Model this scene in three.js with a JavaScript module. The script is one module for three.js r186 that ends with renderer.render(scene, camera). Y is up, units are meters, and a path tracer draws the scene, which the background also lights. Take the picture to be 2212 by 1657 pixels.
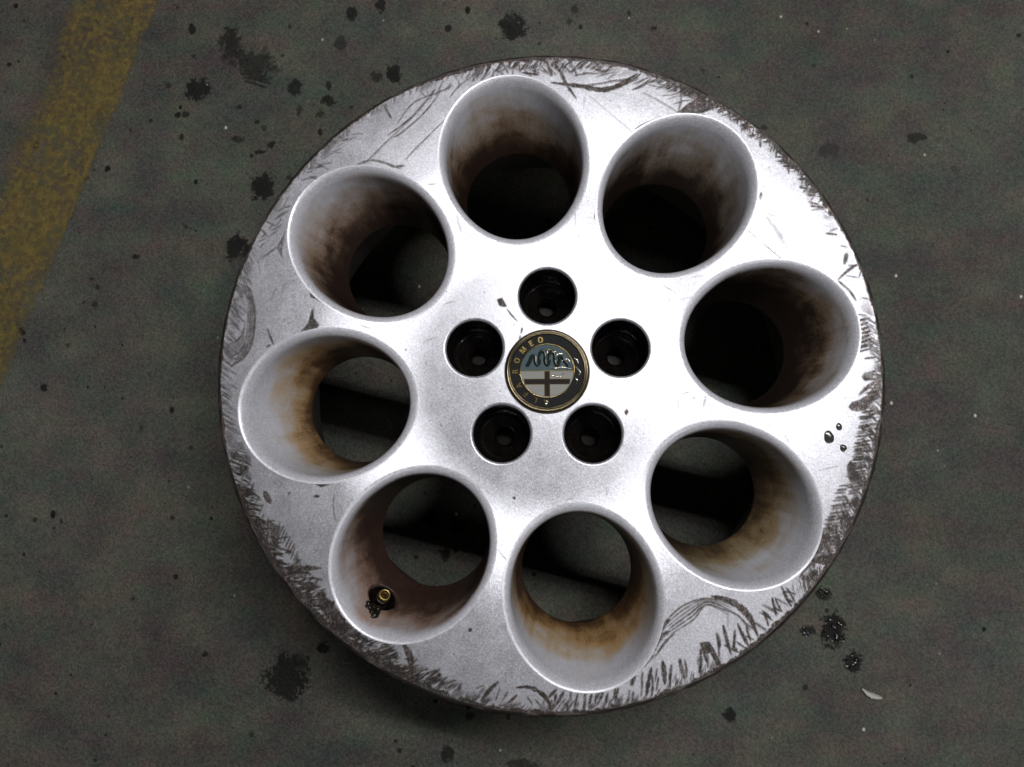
import * as THREE from 'three';
import { mergeGeometries, mergeVertices } from 'three/addons/utils/BufferGeometryUtils.js';
import { FontLoader } from 'three/addons/loaders/FontLoader.js';
import { TextGeometry } from 'three/addons/geometries/TextGeometry.js';
import { RectAreaLightUniformsLib } from 'three/addons/lights/RectAreaLightUniformsLib.js';

// ------------------------------------------------------------------ camera, lamps, exposure
const scene = new THREE.Scene();
scene.background = new THREE.Color(0x000000);
const FACE_Y = 0.185;                                   // wheel face above the floor, metres
const camPos = new THREE.Vector3(-0.0033, FACE_Y + 0.5529, 0.0735);
const tiltA = -0.0341, tiltB = -0.1182;
const fwd = new THREE.Vector3(Math.sin(tiltA), -Math.cos(tiltA) * Math.cos(tiltB), Math.sin(tiltB) * Math.cos(tiltA)).normalize();
const camera = new THREE.PerspectiveCamera(2 * Math.atan(828.5 / 1900) * 180 / Math.PI, 1024 / 767, 0.02, 40);
camera.position.copy(camPos);
camera.up.set(0, 0, -1);
camera.lookAt(camPos.clone().add(fwd));
scene.add(camera);

const renderer = new THREE.WebGLRenderer({ antialias: true });
renderer.setSize(1024, 767);
renderer.toneMapping = THREE.LinearToneMapping;
renderer.toneMappingExposure = 1.0;
renderer.shadowMap.enabled = true;
RectAreaLightUniformsLib.init();

const LAMPS = [   // x, y, z of the fitting, turn, tube radiance, label
  [0.57, 2.45, -0.60, -0.25, 190, 'long twin-tube fluorescent ceiling lamp hanging over the silver wheel'],
  [1.3, 2.45, 1.25, -0.25, 26, 'long twin-tube fluorescent ceiling lamp hanging furthest from the wheel'],
];

// ------------------------------------------------------------------ helpers
let seed = 7;
const rnd = () => { seed = (seed * 1664525 + 1013904223) >>> 0; return seed / 4294967296; };
const rr = (a, b) => a + (b - a) * rnd();
const clamp = (x, a = 0, b = 1) => Math.min(b, Math.max(a, x));
const sstep = (a, b, x) => { const t = clamp((x - a) / (b - a)); return t * t * (3 - 2 * t); };
const mix = (a, b, t) => a + (b - a) * t;
function hash(i, j, s) {
  let h = (i * 374761393 + j * 668265263 + s * 1274126177) | 0;
  h = Math.imul(h ^ (h >>> 13), 1274126177); h ^= h >>> 16;
  return (h >>> 0) / 4294967296;
}
function vnoise(x, y, s, px = 0, py = 0) {               // value noise, periodic where px, py are given
  const i = Math.floor(x), j = Math.floor(y), fx = x - i, fy = y - j;
  const u = fx * fx * (3 - 2 * fx), v = fy * fy * (3 - 2 * fy);
  const w = (a, p) => p ? ((a % p) + p) % p : a;
  const i0 = w(i, px), i1 = w(i + 1, px), j0 = w(j, py), j1 = w(j + 1, py);
  const a = hash(i0, j0, s), b = hash(i1, j0, s), c = hash(i0, j1, s), d = hash(i1, j1, s);
  return a + (b - a) * u + (c - a) * v + (a - b - c + d) * u * v;
}
function fbm(x, y, s, oct = 4, px = 0, py = 0) {
  let t = 0, a = 0.5, n = 0;
  for (let o = 0; o < oct; o++) { t += a * vnoise(x, y, s + o * 17, px, py); n += a; a *= 0.5; x *= 2; y *= 2; px *= 2; py *= 2; }
  return t / n;
}
// a photo pixel (2212 wide) to the point where its ray meets the level y
const rightV = new THREE.Vector3().crossVectors(fwd, new THREE.Vector3(0, 0, -1)).normalize();
const upV = new THREE.Vector3().crossVectors(rightV, fwd);
function px(x, y, level) {
  const d = fwd.clone().addScaledVector(rightV, (x - 1106) / 1900).addScaledVector(upV, -(y - 828.5) / 1900);
  return camPos.clone().addScaledVector(d, (level - camPos.y) / d.y);
}
function geo(pos, idx, uv) {
  const g = new THREE.BufferGeometry();
  g.setAttribute('position', new THREE.Float32BufferAttribute(pos, 3));
  if (uv) g.setAttribute('uv', new THREE.Float32BufferAttribute(uv, 2));
  g.setIndex(idx);
  return g;
}
function mesh(name, g, m, parent) {
  const o = new THREE.Mesh(g, m); o.name = name; o.castShadow = o.receiveShadow = true;
  parent.add(o); return o;
}
function tag(o, label, category, group, kind) {
  if (label) o.userData.label = label;
  if (category) o.userData.category = category;
  if (group) o.userData.group = group;
  if (kind) o.userData.kind = kind;
  return o;
}
function dataTex(w, h, data, srgb, wrapS = THREE.RepeatWrapping, wrapT = wrapS) {
  const t = new THREE.DataTexture(data, w, h, THREE.RGBAFormat);
  t.magFilter = THREE.LinearFilter; t.minFilter = THREE.LinearMipmapLinearFilter; t.generateMipmaps = true;
  t.wrapS = wrapS; t.wrapT = wrapT; if (srgb) t.colorSpace = THREE.SRGBColorSpace; t.needsUpdate = true;
  return t;
}
const lathe = (pts, n = 96) => new THREE.LatheGeometry(pts.map(p => new THREE.Vector2(p[0], p[1])), n);

// ------------------------------------------------------------------ floor
const FT = 1.28, FN = 2048;                                   // floor texture: metres, pixels
const floorStains = [   // photo pixel, half size in photo pixels (2212 wide), strength, seed
  [425, 192, 27, 24, .85], [500, 95, 24, 46, .62], [552, 140, 44, 34, .5], [850, 157, 17, 20, .85], [812, 166, 16, 11, .55], [1106, 60, 30, 32, .8], [565, 402, 26, 33, .9],
  [512, 532, 26, 26, .85], [636, 190, 14, 18, .7], [708, 218, 14, 13, .7], [760, 27, 13, 17, .75], [822, 8, 12, 20, .8], [735, 92, 14, 16, .45],
  [620, 1465, 42, 42, .95], [640, 1430, 20, 16, .6], [698, 1398, 11, 12, .8], [1980, 297, 22, 12, .6], [1790, 325, 28, 16, .3], [1575, 1546, 12, 13, .85], [965, 1625, 14, 16, .7],
  [710, 185, 7, 12, .6], [645, 235, 7, 14, .4], [690, 285, 6, 8, .7], [720, 300, 6, 10, .6], [95, 835, 7, 9, .8], [47, 718, 9, 10, .8], [292, 555, 9, 7, .8],
  [232, 363, 7, 7, .8], [690, 245, 10, 9, .5], [415, 63, 8, 11, .8], [510, 300, 14, 7, .5], [560, 328, 13, 6, .7], [585, 312, 7, 7, .7], [555, 262, 6, 5, .7], [400, 245, 8, 8, .6],
  [1860, 790, 10, 8, .25], [2060, 365, 10, 8, .2], [930, 1475, 10, 9, .45], [855, 1600, 6, 6, .6], [1015, 1545, 9, 8, .5], [1800, 1360, 26, 30, .9], [1840, 1428, 16, 24, .9], [1745, 1362, 16, 9, .7], [1778, 1280, 16, 12, .6],
  [1130, 1650, 30, 10, .5], [1240, 20, 8, 9, .5], [1230, 45, 7, 8, .4], [78, 312, 8, 8, .7], [185, 383, 6, 6, .6], [145, 745, 8, 8, .5], [890, 250, 9, 6, .3], [1060, 620, 12, 10, .6], [930, 1120, 16, 16, .7], [985, 1140, 16, 18, .7], [960, 1195, 10, 12, .6],
];
const floorSpecks = [];
for (let k = 0; k < 2000; k++) {
  const x = rr(-0.64, 0.64), z = rr(-0.64, 0.64), west = sstep(0.35, -0.3, x + z * 0.5);
  if (rnd() > 0.22 + 0.78 * west) continue;
  const r = 0.0005 + 0.0026 * Math.pow(rnd(), 5);
  floorSpecks.push([x, z, r, r * rr(0.7, 1.5), rr(0.4, 0.95)]);
}
function makeFloor() {
  const dark = new Float32Array(FN * FN);
  const paint = (cx, cz, rx, rz, a, s, rough) => {
    const X = (cx / FT + 0.5) * FN, Z = (cz / FT + 0.5) * FN, RX = rx / FT * FN, RZ = rz / FT * FN, m = 1.9;
    for (let j = Math.max(0, Math.floor(Z - RZ * m)); j <= Math.min(FN - 1, Z + RZ * m); j++)
      for (let i = Math.max(0, Math.floor(X - RX * m)); i <= Math.min(FN - 1, X + RX * m); i++) {
        const u = (i - X) / RX, v = (j - Z) / RZ, d = Math.hypot(u, v);
        const n = fbm(i * 0.13 + s * 3.1, j * 0.13, s, 4) - 0.5, n2 = vnoise(i * 0.45, j * 0.45, s + 5) - 0.5;
        const e = sstep(1.2, 0.72, d + n * 1.3 * rough + n2 * 0.5 * rough);
        const k = j * FN + i;
        dark[k] = Math.max(dark[k], a * e * (0.8 + 0.4 * vnoise(i * 0.2, j * 0.2, s + 9)));
      }
  };
  floorStains.forEach(([x, y, a, b, s], n) => { const p = px(x, y, 0); paint(p.x, p.z, a / 2570, b / 2570, s, n + 3, 1); });
  floorSpecks.forEach(([x, z, a, b, s], n) => paint(x, z, a, b, s, n + 90, 0.6));
  // combed tyre-mark streaks in the stain beside the yellow line
  for (let k = 0; k < 9; k++) { const p = px(528 + k * 4 + rr(-6, 6), 118 + k * 8, 0); for (let q = 0; q < 12; q++) paint(p.x + (q - 6) * 0.0016, p.z + (q - 6) * 0.0005, 0.0014, 0.0011, rr(0.35, 0.75), k * 20 + q, 0.8); }
  const light = [];
  for (let k = 0; k < 130; k++) light.push([rr(0, FN), rr(0, FN), rr(0.6, 1.5), rr(0.2, 0.8)]);
  [[2106, 897], [487, 275], [1925, 870], [1935, 595], [1740, 750], [2205, 640], [1865, 1575], [985, 1110], [905, 618]].forEach(([x, y]) => { const p = px(x, y, 0); light.push([(p.x / FT + 0.5) * FN, (p.z / FT + 0.5) * FN, 1.7, 0.9]); });
  const hi = new Float32Array(FN * FN);
  for (const [x, z, r, a] of light) for (let j = Math.floor(z - 4); j < z + 5; j++) for (let i = Math.floor(x - 4); i < x + 5; i++) if (i >= 0 && j >= 0 && i < FN && j < FN) hi[j * FN + i] = Math.max(hi[j * FN + i], a * sstep(r + 0.8, r - 0.6, Math.hypot(i - x, (j - z) * 0.8)));
  const c = new Uint8Array(FN * FN * 4), b = new Uint8Array(FN * FN * 4), ro = new Uint8Array(FN * FN * 4);
  for (let j = 0; j < FN; j++) for (let i = 0; i < FN; i++) {
    const k = j * FN + i, K = ((FN - 1 - j) * FN + i) * 4;
    const big = fbm(i / 340, j / 340, 11, 4) - 0.5, mid = fbm(i / 46, j / 38, 23, 4) - 0.5, hue = fbm(i / 70 + 9, j / 30, 31, 4) - 0.5, hue2 = fbm(i / 24, j / 15, 47, 3) - 0.5;
    const g = hash(i, j, 3) - 0.5, g2 = vnoise(i / 1.9, j / 1.9, 57) - 0.5;
    let R = 73, G = 73, B = 67;
    const l = 1 + big * 0.34 + mid * 0.42 + g * 0.24 + g2 * 0.36;
    R = R * l - hue * 12 - hue2 * 11; G = G * l + hue * 6 + hue2 * 6; B = B * l + hue * 3 - hue2 * 4 - mid * 10;
    const s = clamp(dark[k] * 1.2); R = mix(R, 19, s); G = mix(G, 19, s); B = mix(B, 17, s);
    const w = hi[k]; R = mix(R, 205, w); G = mix(G, 205, w); B = mix(B, 195, w);
    c[K] = clamp(R, 0, 255); c[K + 1] = clamp(G, 0, 255); c[K + 2] = clamp(B, 0, 255); c[K + 3] = 255;
    const bb = clamp(128 + mid * 60 + g2 * 120 + g * 60 - dark[k] * 10, 0, 255);
    b[K] = b[K + 1] = b[K + 2] = bb; b[K + 3] = 255;
    const rg = clamp(0.82 + mid * 0.3 + g2 * 0.12 - dark[k] * 0.1, 0.25, 1) * 255;
    ro[K] = ro[K + 1] = ro[K + 2] = rg; ro[K + 3] = 255;
  }
  const W = THREE.MirroredRepeatWrapping;
  const m = new THREE.MeshPhysicalMaterial({ specularIntensity: 0.45, map: dataTex(FN, FN, c, true, W), bumpMap: dataTex(FN, FN, b, false, W), bumpScale: 0.0007, roughnessMap: dataTex(FN, FN, ro, false, W), roughness: 1, metalness: 0 });
  const S = 5, g = new THREE.PlaneGeometry(S, S, 20, 20); g.rotateX(-Math.PI / 2);
  const P = g.attributes.position, U = g.attributes.uv;
  for (let i = 0; i < P.count; i++) U.setXY(i, P.getX(i) / FT + 0.5, 0.5 - P.getZ(i) / FT);
  tag(mesh('floor', g, m, scene), 'stained grey-green painted concrete floor under the wheel', 'floor', null, 'structure');
}
makeFloor();

function makeStripe() {
  const a = px(352, 0, 0), b = px(2, 862, 0), dir = new THREE.Vector3().subVectors(b, a).normalize();
  const side = new THREE.Vector3(dir.z, 0, -dir.x); if (side.x > 0) side.negate();
  const L0 = -0.5, L1 = 0.9, Wd = 0.092, w = 256, h = 2048;
  const c = new Uint8Array(w * h * 4), al = new Uint8Array(w * h * 4);
  for (let j = 0; j < h; j++) for (let i = 0; i < w; i++) {
    const K = (j * w + i) * 4, x = i / w * Wd * 1000, y = j / h * (L1 - L0) * 1000;     // mm
    const n = fbm(x / 26, y / 60, 71, 5), f = fbm(x / 3.2, y / 3.2, 77, 3), gr = hash(i, j, 9);
    const edge = sstep(0, 3.5, x - 1.6 * fbm(y / 4, 3, 81, 3) * 2) * sstep(0, 22, Wd * 1000 - x - 12 * fbm(y / 12, 8, 83, 3));
    const wear = sstep(0.30, 0.62, n * 0.75 + f * 0.35 - 0.12 * sstep(20, 70, x) + 0.06 * sstep(26, 0, x));
    const q = clamp(edge * (0.22 + 0.78 * wear) * (0.68 + 0.32 * f) * (0.70 + 0.45 * gr));
    al[K] = al[K + 1] = al[K + 2] = q * 190; al[K + 3] = 255;
    const v = 0.8 + 0.4 * f + (gr - 0.5) * 0.2, o = fbm(x / 9, y / 9, 91, 3);
    c[K] = clamp(108 * v + 10 * o, 0, 255); c[K + 1] = clamp(96 * v, 0, 255); c[K + 2] = clamp(44 * v, 0, 255); c[K + 3] = 255;
  }
  const m = new THREE.MeshStandardMaterial({ map: dataTex(w, h, c, true, THREE.MirroredRepeatWrapping), alphaMap: dataTex(w, h, al, false, THREE.MirroredRepeatWrapping), transparent: true, roughness: 0.75 });
  const P = [], U = [], I = [], N = 40;
  for (let k = 0; k <= N; k++) for (let s = 0; s < 2; s++) {
    const l = mix(L0 - 1.4, L1 + 1.4, k / N), p = a.clone().addScaledVector(dir, l).addScaledVector(side, s * Wd);
    P.push(p.x, 0.0006, p.z); U.push(0.002 + s * 0.996, mix(-1, 2, k / N));
    if (k < N && s === 0) { const q = k * 2; I.push(q, q + 1, q + 2, q + 1, q + 3, q + 2); }
  }
  const g = geo(P, I, U); g.computeVertexNormals();
  if (g.attributes.normal.getY(0) < 0) { const ix = g.index.array; for (let i = 0; i < ix.length; i += 3) { const t = ix[i]; ix[i] = ix[i + 1]; ix[i + 1] = t; } g.computeVertexNormals(); }
  tag(mesh('floor_stripe', g, m, scene), 'worn yellow line painted on the concrete floor', 'floor marking', null, 'structure');
}
makeStripe();

// ------------------------------------------------------------------ wheel: shape (millimetres about the wheel axis, 0 = lip level)
const wheel = new THREE.Group(); wheel.name = 'alloy_wheel'; scene.add(wheel);
tag(wheel, 'scuffed silver alloy wheel with eight round holes lying on the floor', 'wheel');
const PHI8 = -0.1511, PHI5 = 0.0052, RM = 141.5, EA = 53.2, EB = 45.4, RIMA = 57.6, RIMB = 49.8, OUTW = 1.5, RB = 127.6, RBOT = 36.5, HBOT = -51, RI = 76, RO = 209.2;
const faceH = r => -4.4 + 3.2 * sstep(98, 18, r) + 7.2 * sstep(76, 152, r) - 2.6 * Math.pow(clamp((r - 150) / 58), 2.0);
const V = (x, y, z) => [x / 1000, FACE_Y + y / 1000, z / 1000];
const TEXR = 0.23, TN = 2048;                                 // face texture: half width, pixels
const uvOf = p => [p[0] / (2 * TEXR) + 0.5, 0.5 - p[2] / (2 * TEXR)];

// wear mask on the face, drawn from the photograph: canvas in plan view
const cv = document.createElement('canvas'); cv.width = cv.height = TN;
const cx = cv.getContext('2d');
cx.fillStyle = '#000'; cx.fillRect(0, 0, TN, TN);
const toT = (x, y) => { const p = px(x / 1.15325, y / 1.15325, FACE_Y); return [(p.x / (2 * TEXR) + 0.5) * TN, (p.z / (2 * TEXR) + 0.5) * TN]; };   // photo pixel (2551 wide)
const pol = (deg, r) => { const a = deg * Math.PI / 180; return [(Math.sin(a) * r / 1000 / (2 * TEXR) + 0.5) * TN, (-Math.cos(a) * r / 1000 / (2 * TEXR) + 0.5) * TN]; };
const PXMM = TN / (2 * TEXR * 1000);
// tapered stroke through points (texture pixels); width in mm
function stroke(pts, wmm, a, taper = true) {
  const N = 14, C = [];
  for (let i = 0; i < pts.length - 1; i++) for (let k = 0; k < N; k++) {
    const t = k / N, p0 = pts[Math.max(0, i - 1)], p1 = pts[i], p2 = pts[i + 1], p3 = pts[Math.min(pts.length - 1, i + 2)];
    const q = d => 0.5 * (2 * p1[d] + (p2[d] - p0[d]) * t + (2 * p0[d] - 5 * p1[d] + 4 * p2[d] - p3[d]) * t * t + (3 * p1[d] - p0[d] - 3 * p2[d] + p3[d]) * t * t * t);
    C.push([q(0), q(1)]);
  }
  C.push(pts[pts.length - 1]);
  const L = [], R = [], M = C.length;
  for (let i = 0; i < M; i++) {
    const a0 = C[Math.max(0, i - 1)], b0 = C[Math.min(M - 1, i + 1)], dx = b0[0] - a0[0], dy = b0[1] - a0[1], l = Math.hypot(dx, dy) || 1;
    const t = i / (M - 1), w = (wmm + 0.32) * PXMM * 0.5 * (taper ? Math.pow(Math.sin(Math.PI * clamp(t, 0.02, 0.98)), 0.6) : 1) * rr(0.65, 1.25);
    L.push([C[i][0] - dy / l * w, C[i][1] + dx / l * w]); R.unshift([C[i][0] + dy / l * w, C[i][1] - dx / l * w]);
  }
  cx.fillStyle = `rgba(255,255,255,${a})`; cx.beginPath();
  [...L, ...R].forEach((p, i) => i ? cx.lineTo(p[0], p[1]) : cx.moveTo(p[0], p[1])); cx.closePath(); cx.fill();
}
function blob(pts, a) { cx.fillStyle = `rgba(255,255,255,${a})`; cx.beginPath(); pts.forEach((p, i) => i ? cx.lineTo(p[0], p[1]) : cx.moveTo(p[0], p[1])); cx.closePath(); cx.fill(); }
const P = (...xy) => { const o = []; for (let i = 0; i < xy.length; i += 2) o.push(toT(xy[i], xy[i + 1])); return o; };
// frayed dark edge round the lip: [from, to, depth in mm, raggedness]
const EDGE = [[0, 18, 3.2, 1.2], [18, 40, 3.4, 2.2], [40, 62, 3.2, 2.6], [62, 96, 1.6, 0.8], [96, 128, 2.6, 1.6], [128, 165, 2.4, 1.7], [165, 200, 2.6, 1.9], [200, 248, 4.2, 3.4], [248, 292, 1.8, 0.9], [292, 338, 2.0, 0.7], [338, 360, 3.0, 1.4]];
{
  const inner = [];
  for (let d = 0; d < 360; d += 0.12) {
    let w = 0, rg = 0, ww = 0;
    for (const [a, b, dep, rag] of EDGE) { const k = sstep(a - 4, a + 4, d) * sstep(b + 4, b - 4, d) + 1e-4; w += dep * k; rg += rag * k; ww += k; }
    w /= ww; rg /= ww;
    const n = fbm(d * 0.55, 2, 201, 3) - 0.45, f = vnoise(d * 3.1, 5, 203), ff = hash(Math.floor(d * 8.3), 1, 205);
    inner.push(pol(d, 210.5 - Math.max(0.5, w * 0.75 + rg * (n * 1.9 + Math.pow(f, 3) * 0.9 + ff * 0.25))));
  }
  cx.fillStyle = 'rgba(255,255,255,0.93)'; cx.beginPath();
  inner.forEach((p, i) => i ? cx.lineTo(p[0], p[1]) : cx.moveTo(p[0], p[1])); cx.closePath();
  cx.arc(TN / 2, TN / 2, 226 * PXMM, 0, 6.2832, true); cx.fill('evenodd');
}
// short kerb ticks: degrees from..to, count, radius from..to, lean (degrees off radial), length mm, width mm, strength
function ticks(d0, d1, n, r0, r1, lean, len, wd, al, jit = 10) {
  for (let k = 0; k < n; k++) {
    const d = d0 + (d1 - d0) * (k + rr(0.1, 0.9)) / n, r = rr(r0, r1), [x, y] = pol(d, r);
    const a = (d + lean + rr(-jit, jit)) * Math.PI / 180, l = len * rr(0.45, 1.3) * PXMM * 0.5, bend = rr(-0.12, 0.12) * l;
    const ux = Math.sin(a), uy = -Math.cos(a);
    stroke([[x - ux * l, y - uy * l], [x - uy * bend, y + ux * bend], [x + ux * l, y + uy * l]], wd * rr(0.5, 1.4), al * rr(0.5, 1.1));
  }
}
ticks(252, 286, 46, 200, 208, 35, 9, 0.7, 0.38, 8);
ticks(236, 256, 26, 199, 207, 40, 10, 1.0, 0.6, 14);
ticks(236, 256, 16, 200, 206, -50, 9, 0.8, 0.55, 14);
ticks(214, 238, 46, 197, 208, 15, 9, 1.2, 0.6, 40);
ticks(206, 218, 26, 201, 208, 60, 8, 1.6, 0.6, 40);
ticks(186, 206, 16, 200, 207, 30, 8, 1.1, 0.65, 25);
ticks(148, 182, 26, 197, 207, 20, 11, 1.0, 0.7, 12);
ticks(132, 148, 13, 198, 206, -22, 9, 0.9, 0.7, 8);
ticks(112, 130, 26, 198, 207, 55, 10, 1.5, 0.55, 25);
ticks(96, 112, 30, 199, 206, -12, 8, 0.9, 0.7, 10);
ticks(82, 96, 18, 201, 207, -10, 8, 0.9, 0.65, 10);
ticks(58, 82, 7, 200, 207, 12, 8, 0.7, 0.5, 20);
ticks(30, 58, 40, 203, 209, -35, 7, 0.9, 0.8, 14);
ticks(6, 30, 26, 197, 208, 60, 12, 0.9, 0.5, 25);
ticks(350, 366, 24, 199, 207, -20, 8, 0.8, 0.5, 45);
ticks(336, 352, 18, 200, 207, 20, 7, 0.7, 0.45, 40);
ticks(310, 322, 12, 200, 207, -60, 8, 0.7, 0.4, 30);
ticks(294, 304, 12, 199, 207, -70, 9, 0.8, 0.4, 30);
// marks placed from the photograph (pixels of the 2551-wide picture)
// top: long sweeping scuffs
stroke(P(1372, 208, 1440, 216, 1500, 226, 1545, 212, 1588, 184), 3.0, 0.8); stroke(P(1470, 222, 1520, 224, 1570, 204, 1600, 180), 1.6, 0.6);
stroke(P(1375, 150, 1395, 180, 1412, 214, 1436, 250), 1.8, 0.65); stroke(P(1362, 150, 1368, 172, 1376, 190), 1.5, 0.7); stroke(P(1300, 182, 1342, 188), 1.2, 0.7);
stroke(P(1480, 172, 1500, 178, 1516, 176), 1.5, 0.55); stroke(P(1500, 190, 1520, 168, 1526, 160), 1.2, 0.5); stroke(P(1575, 226, 1600, 214, 1622, 196), 1.5, 0.6); stroke(P(1400, 214, 1470, 214, 1540, 200), 1.2, 0.35);
blob(P(1690, 280, 1715, 258, 1745, 240, 1790, 262, 1770, 275, 1740, 284, 1705, 288), 0.62); blob(P(1690, 215, 1715, 222, 1760, 244, 1730, 250, 1700, 235), 0.6);
stroke(P(1745, 284, 1765, 272, 1790, 258), 1.0, 0.6); stroke(P(1695, 210, 1696, 250, 1688, 284), 1.2, 0.4); stroke(P(1600, 232, 1650, 258, 1690, 284), 1.4, 0.16);
stroke(P(1580, 325, 1610, 310, 1655, 294, 1700, 288), 0.9, 0.7); stroke(P(1485, 520, 1482, 545), 0.8, 0.6);
// top left: parallel drags running down to the upper-left hole
stroke(P(1085, 222, 1060, 255, 1020, 300, 965, 340), 1.1, 0.55); stroke(P(1100, 225, 1060, 280, 1005, 330, 980, 345), 0.9, 0.45); stroke(P(1130, 215, 1090, 232, 1030, 258, 990, 310), 0.7, 0.4);
stroke(P(955, 262, 966, 280, 976, 297), 1.0, 0.65); stroke(P(1110, 300, 1040, 370, 1010, 402), 0.6, 0.3); stroke(P(1012, 310, 970, 350, 930, 390, 905, 412), 0.7, 0.35);
stroke(P(880, 418, 930, 402, 1000, 424), 1.2, 0.35); stroke(P(965, 412, 985, 418, 1010, 416), 1.5, 0.4); stroke(P(1195, 182, 1150, 210, 1120, 245), 0.8, 0.4); stroke(P(1080, 225, 1072, 250), 0.8, 0.45);
stroke(P(780, 420, 805, 415), 0.8, 0.4); stroke(P(775, 400, 820, 424), 0.7, 0.4); stroke(P(770, 440, 800, 450), 0.8, 0.4); stroke(P(750, 450, 790, 440), 0.9, 0.35);
// left of the upper-left hole
blob(P(713, 575, 703, 630, 706, 645, 690, 620, 705, 590), 0.45); stroke(P(655, 643, 690, 618), 0.8, 0.45); stroke(P(640, 560, 668, 590), 1, 0.4); stroke(P(650, 545, 690, 565), 0.8, 0.4);
// left: nested crescents
for (const [o, a] of [[0, .5], [5, .35], [10, .42], [16, .3]]) stroke(P(590 - o * .3, 706 + o, 622 - o * .4, 722 + o, 636 - o, 780, 630 - o, 850, 610 - o, 890, 575, 915), 1.1, a);
for (let k = 0; k < 9; k++) stroke(P(560 + rr(0, 12), 862 + k * 5, 590 + rr(0, 15), 838 + k * 6, 612, 800 + k * 9), 0.7, 0.28);
stroke(P(668, 820, 676, 842, 684, 860), 0.9, 0.6); stroke(P(665, 866, 678, 860), 0.8, 0.5); blob(P(770, 718, 783, 728, 803, 756, 790, 748, 776, 742), 0.75);
blob(P(780, 770, 784, 795, 797, 812, 790, 822, 760, 826, 752, 828, 770, 808), 0.7); stroke(P(784, 768, 778, 800, 765, 815), 1, 0.5);
// below the left hole
blob(P(766, 1197, 790, 1200, 828, 1204, 808, 1212, 802, 1214, 790, 1207), 0.85); stroke(P(784, 1236, 798, 1237), 1.2, 0.75); blob(P(658, 1222, 668, 1226, 678, 1246, 676, 1256, 664, 1250, 657, 1236), 0.55);
stroke(P(835, 1230, 832, 1260, 838, 1300), 0.5, 0.35); stroke(P(721, 1228, 724, 1230), 1.5, 0.7);
// lower left wide scuffs
stroke(P(690, 1420, 740, 1416, 803, 1415), 3.0, 0.75); stroke(P(690, 1432, 735, 1425, 770, 1412), 2, 0.6); stroke(P(735, 1470, 770, 1460, 800, 1462), 1.4, 0.6); stroke(P(740, 1450, 775, 1440, 806, 1445), 1, 0.5);
blob(P(640, 1300, 662, 1330, 668, 1350, 650, 1345, 636, 1320), 0.5); blob(P(672, 1300, 700, 1312, 696, 1340, 690, 1370, 676, 1345), 0.6); blob(P(790, 1470, 830, 1500, 870, 1560, 915, 1590, 925, 1600, 880, 1590, 830, 1560, 800, 1520), 0.7);
for (let k = 0; k < 12; k++) stroke(P(690 + k * 5, 1330 + k * 9, 700 + k * 5 + rr(-6, 6), 1300 + k * 9), 0.6, 0.55);
blob(P(760, 1500, 800, 1530, 850, 1590, 870, 1610, 810, 1570), 0.6);
// bottom left groove and dashes
stroke(P(1003, 1600, 1020, 1630, 1026, 1670, 1018, 1715), 4.2, 0.7); stroke(P(1040, 1640, 1020, 1660, 1000, 1672), 1.3, 0.7); stroke(P(1044, 1656, 1020, 1664), 1.3, 0.65); stroke(P(1008, 1640, 1030, 1645), 1, 0.6);
for (let k = 0; k < 4; k++) stroke(P(942 + k * 6, 1617 + k * 7, 978 + k * 4, 1602 + k * 8), 1.0, 0.7);
stroke(P(1058, 1697, 1075, 1682, 1096, 1668), 1.4, 0.8); stroke(P(1093, 1705, 1112, 1688), 0.9, 0.6); stroke(P(1105, 1715, 1120, 1700, 1138, 1694), 0.9, 0.6); stroke(P(1197, 1748, 1218, 1720, 1242, 1697), 2.1, 0.7); stroke(P(1185, 1715, 1206, 1706), 0.7, 0.45);
stroke(P(1286, 1712, 1320, 1712, 1350, 1728, 1368, 1752, 1372, 1775), 2.2, 0.85); stroke(P(1366, 1737, 1376, 1727, 1387, 1716), 1.5, 0.7); stroke(P(1383, 1760, 1396, 1738, 1405, 1720), 1.6, 0.7); stroke(P(1313, 1735, 1326, 1755), 0.8, 0.6); stroke(P(1333, 1742, 1346, 1758), 0.8, 0.6);
// bottom ticks towards the right
for (const [x0, y0, x1, y1, w] of [[1455, 1742, 1462, 1722, 1], [1466, 1764, 1476, 1720, 1.1], [1486, 1742, 1494, 1715, .8], [1508, 1752, 1514, 1727, .7], [1531, 1756, 1540, 1712, 1], [1573, 1708, 1582, 1680, 2.4], [1610, 1735, 1622, 1662, 2.2], [1635, 1720, 1640, 1685, .7], [1656, 1705, 1650, 1645, 2.6], [1668, 1710, 1671, 1663, 1.1], [1704, 1690, 1692, 1640, 2.4], [1742, 1678, 1744, 1615, 1.6], [1760, 1648, 1752, 1622, 1.2], [1792, 1614, 1784, 1576, 1.8], [1822, 1632, 1800, 1556, 1.7], [1828, 1616, 1830, 1568, 1.3], [1866, 1612, 1836, 1552, 1.6], [1870, 1598, 1858, 1558, .8], [1914, 1560, 1900, 1525, 1], [1922, 1545, 1897, 1520, .9], [1934, 1535, 1922, 1488, 1.2], [1948, 1525, 1930, 1490, .8], [1972, 1512, 1945, 1460, 1.3], [1980, 1500, 1958, 1464, .9]])
  stroke(P(x0, y0, (x0 + x1) / 2 + rr(-2, 2), (y0 + y1) / 2, x1, y1), w, 0.8);
blob(P(1742, 1600, 1765, 1598, 1775, 1612, 1790, 1640, 1800, 1662, 1785, 1658, 1768, 1625, 1752, 1630, 1748, 1620), 0.75);
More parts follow.
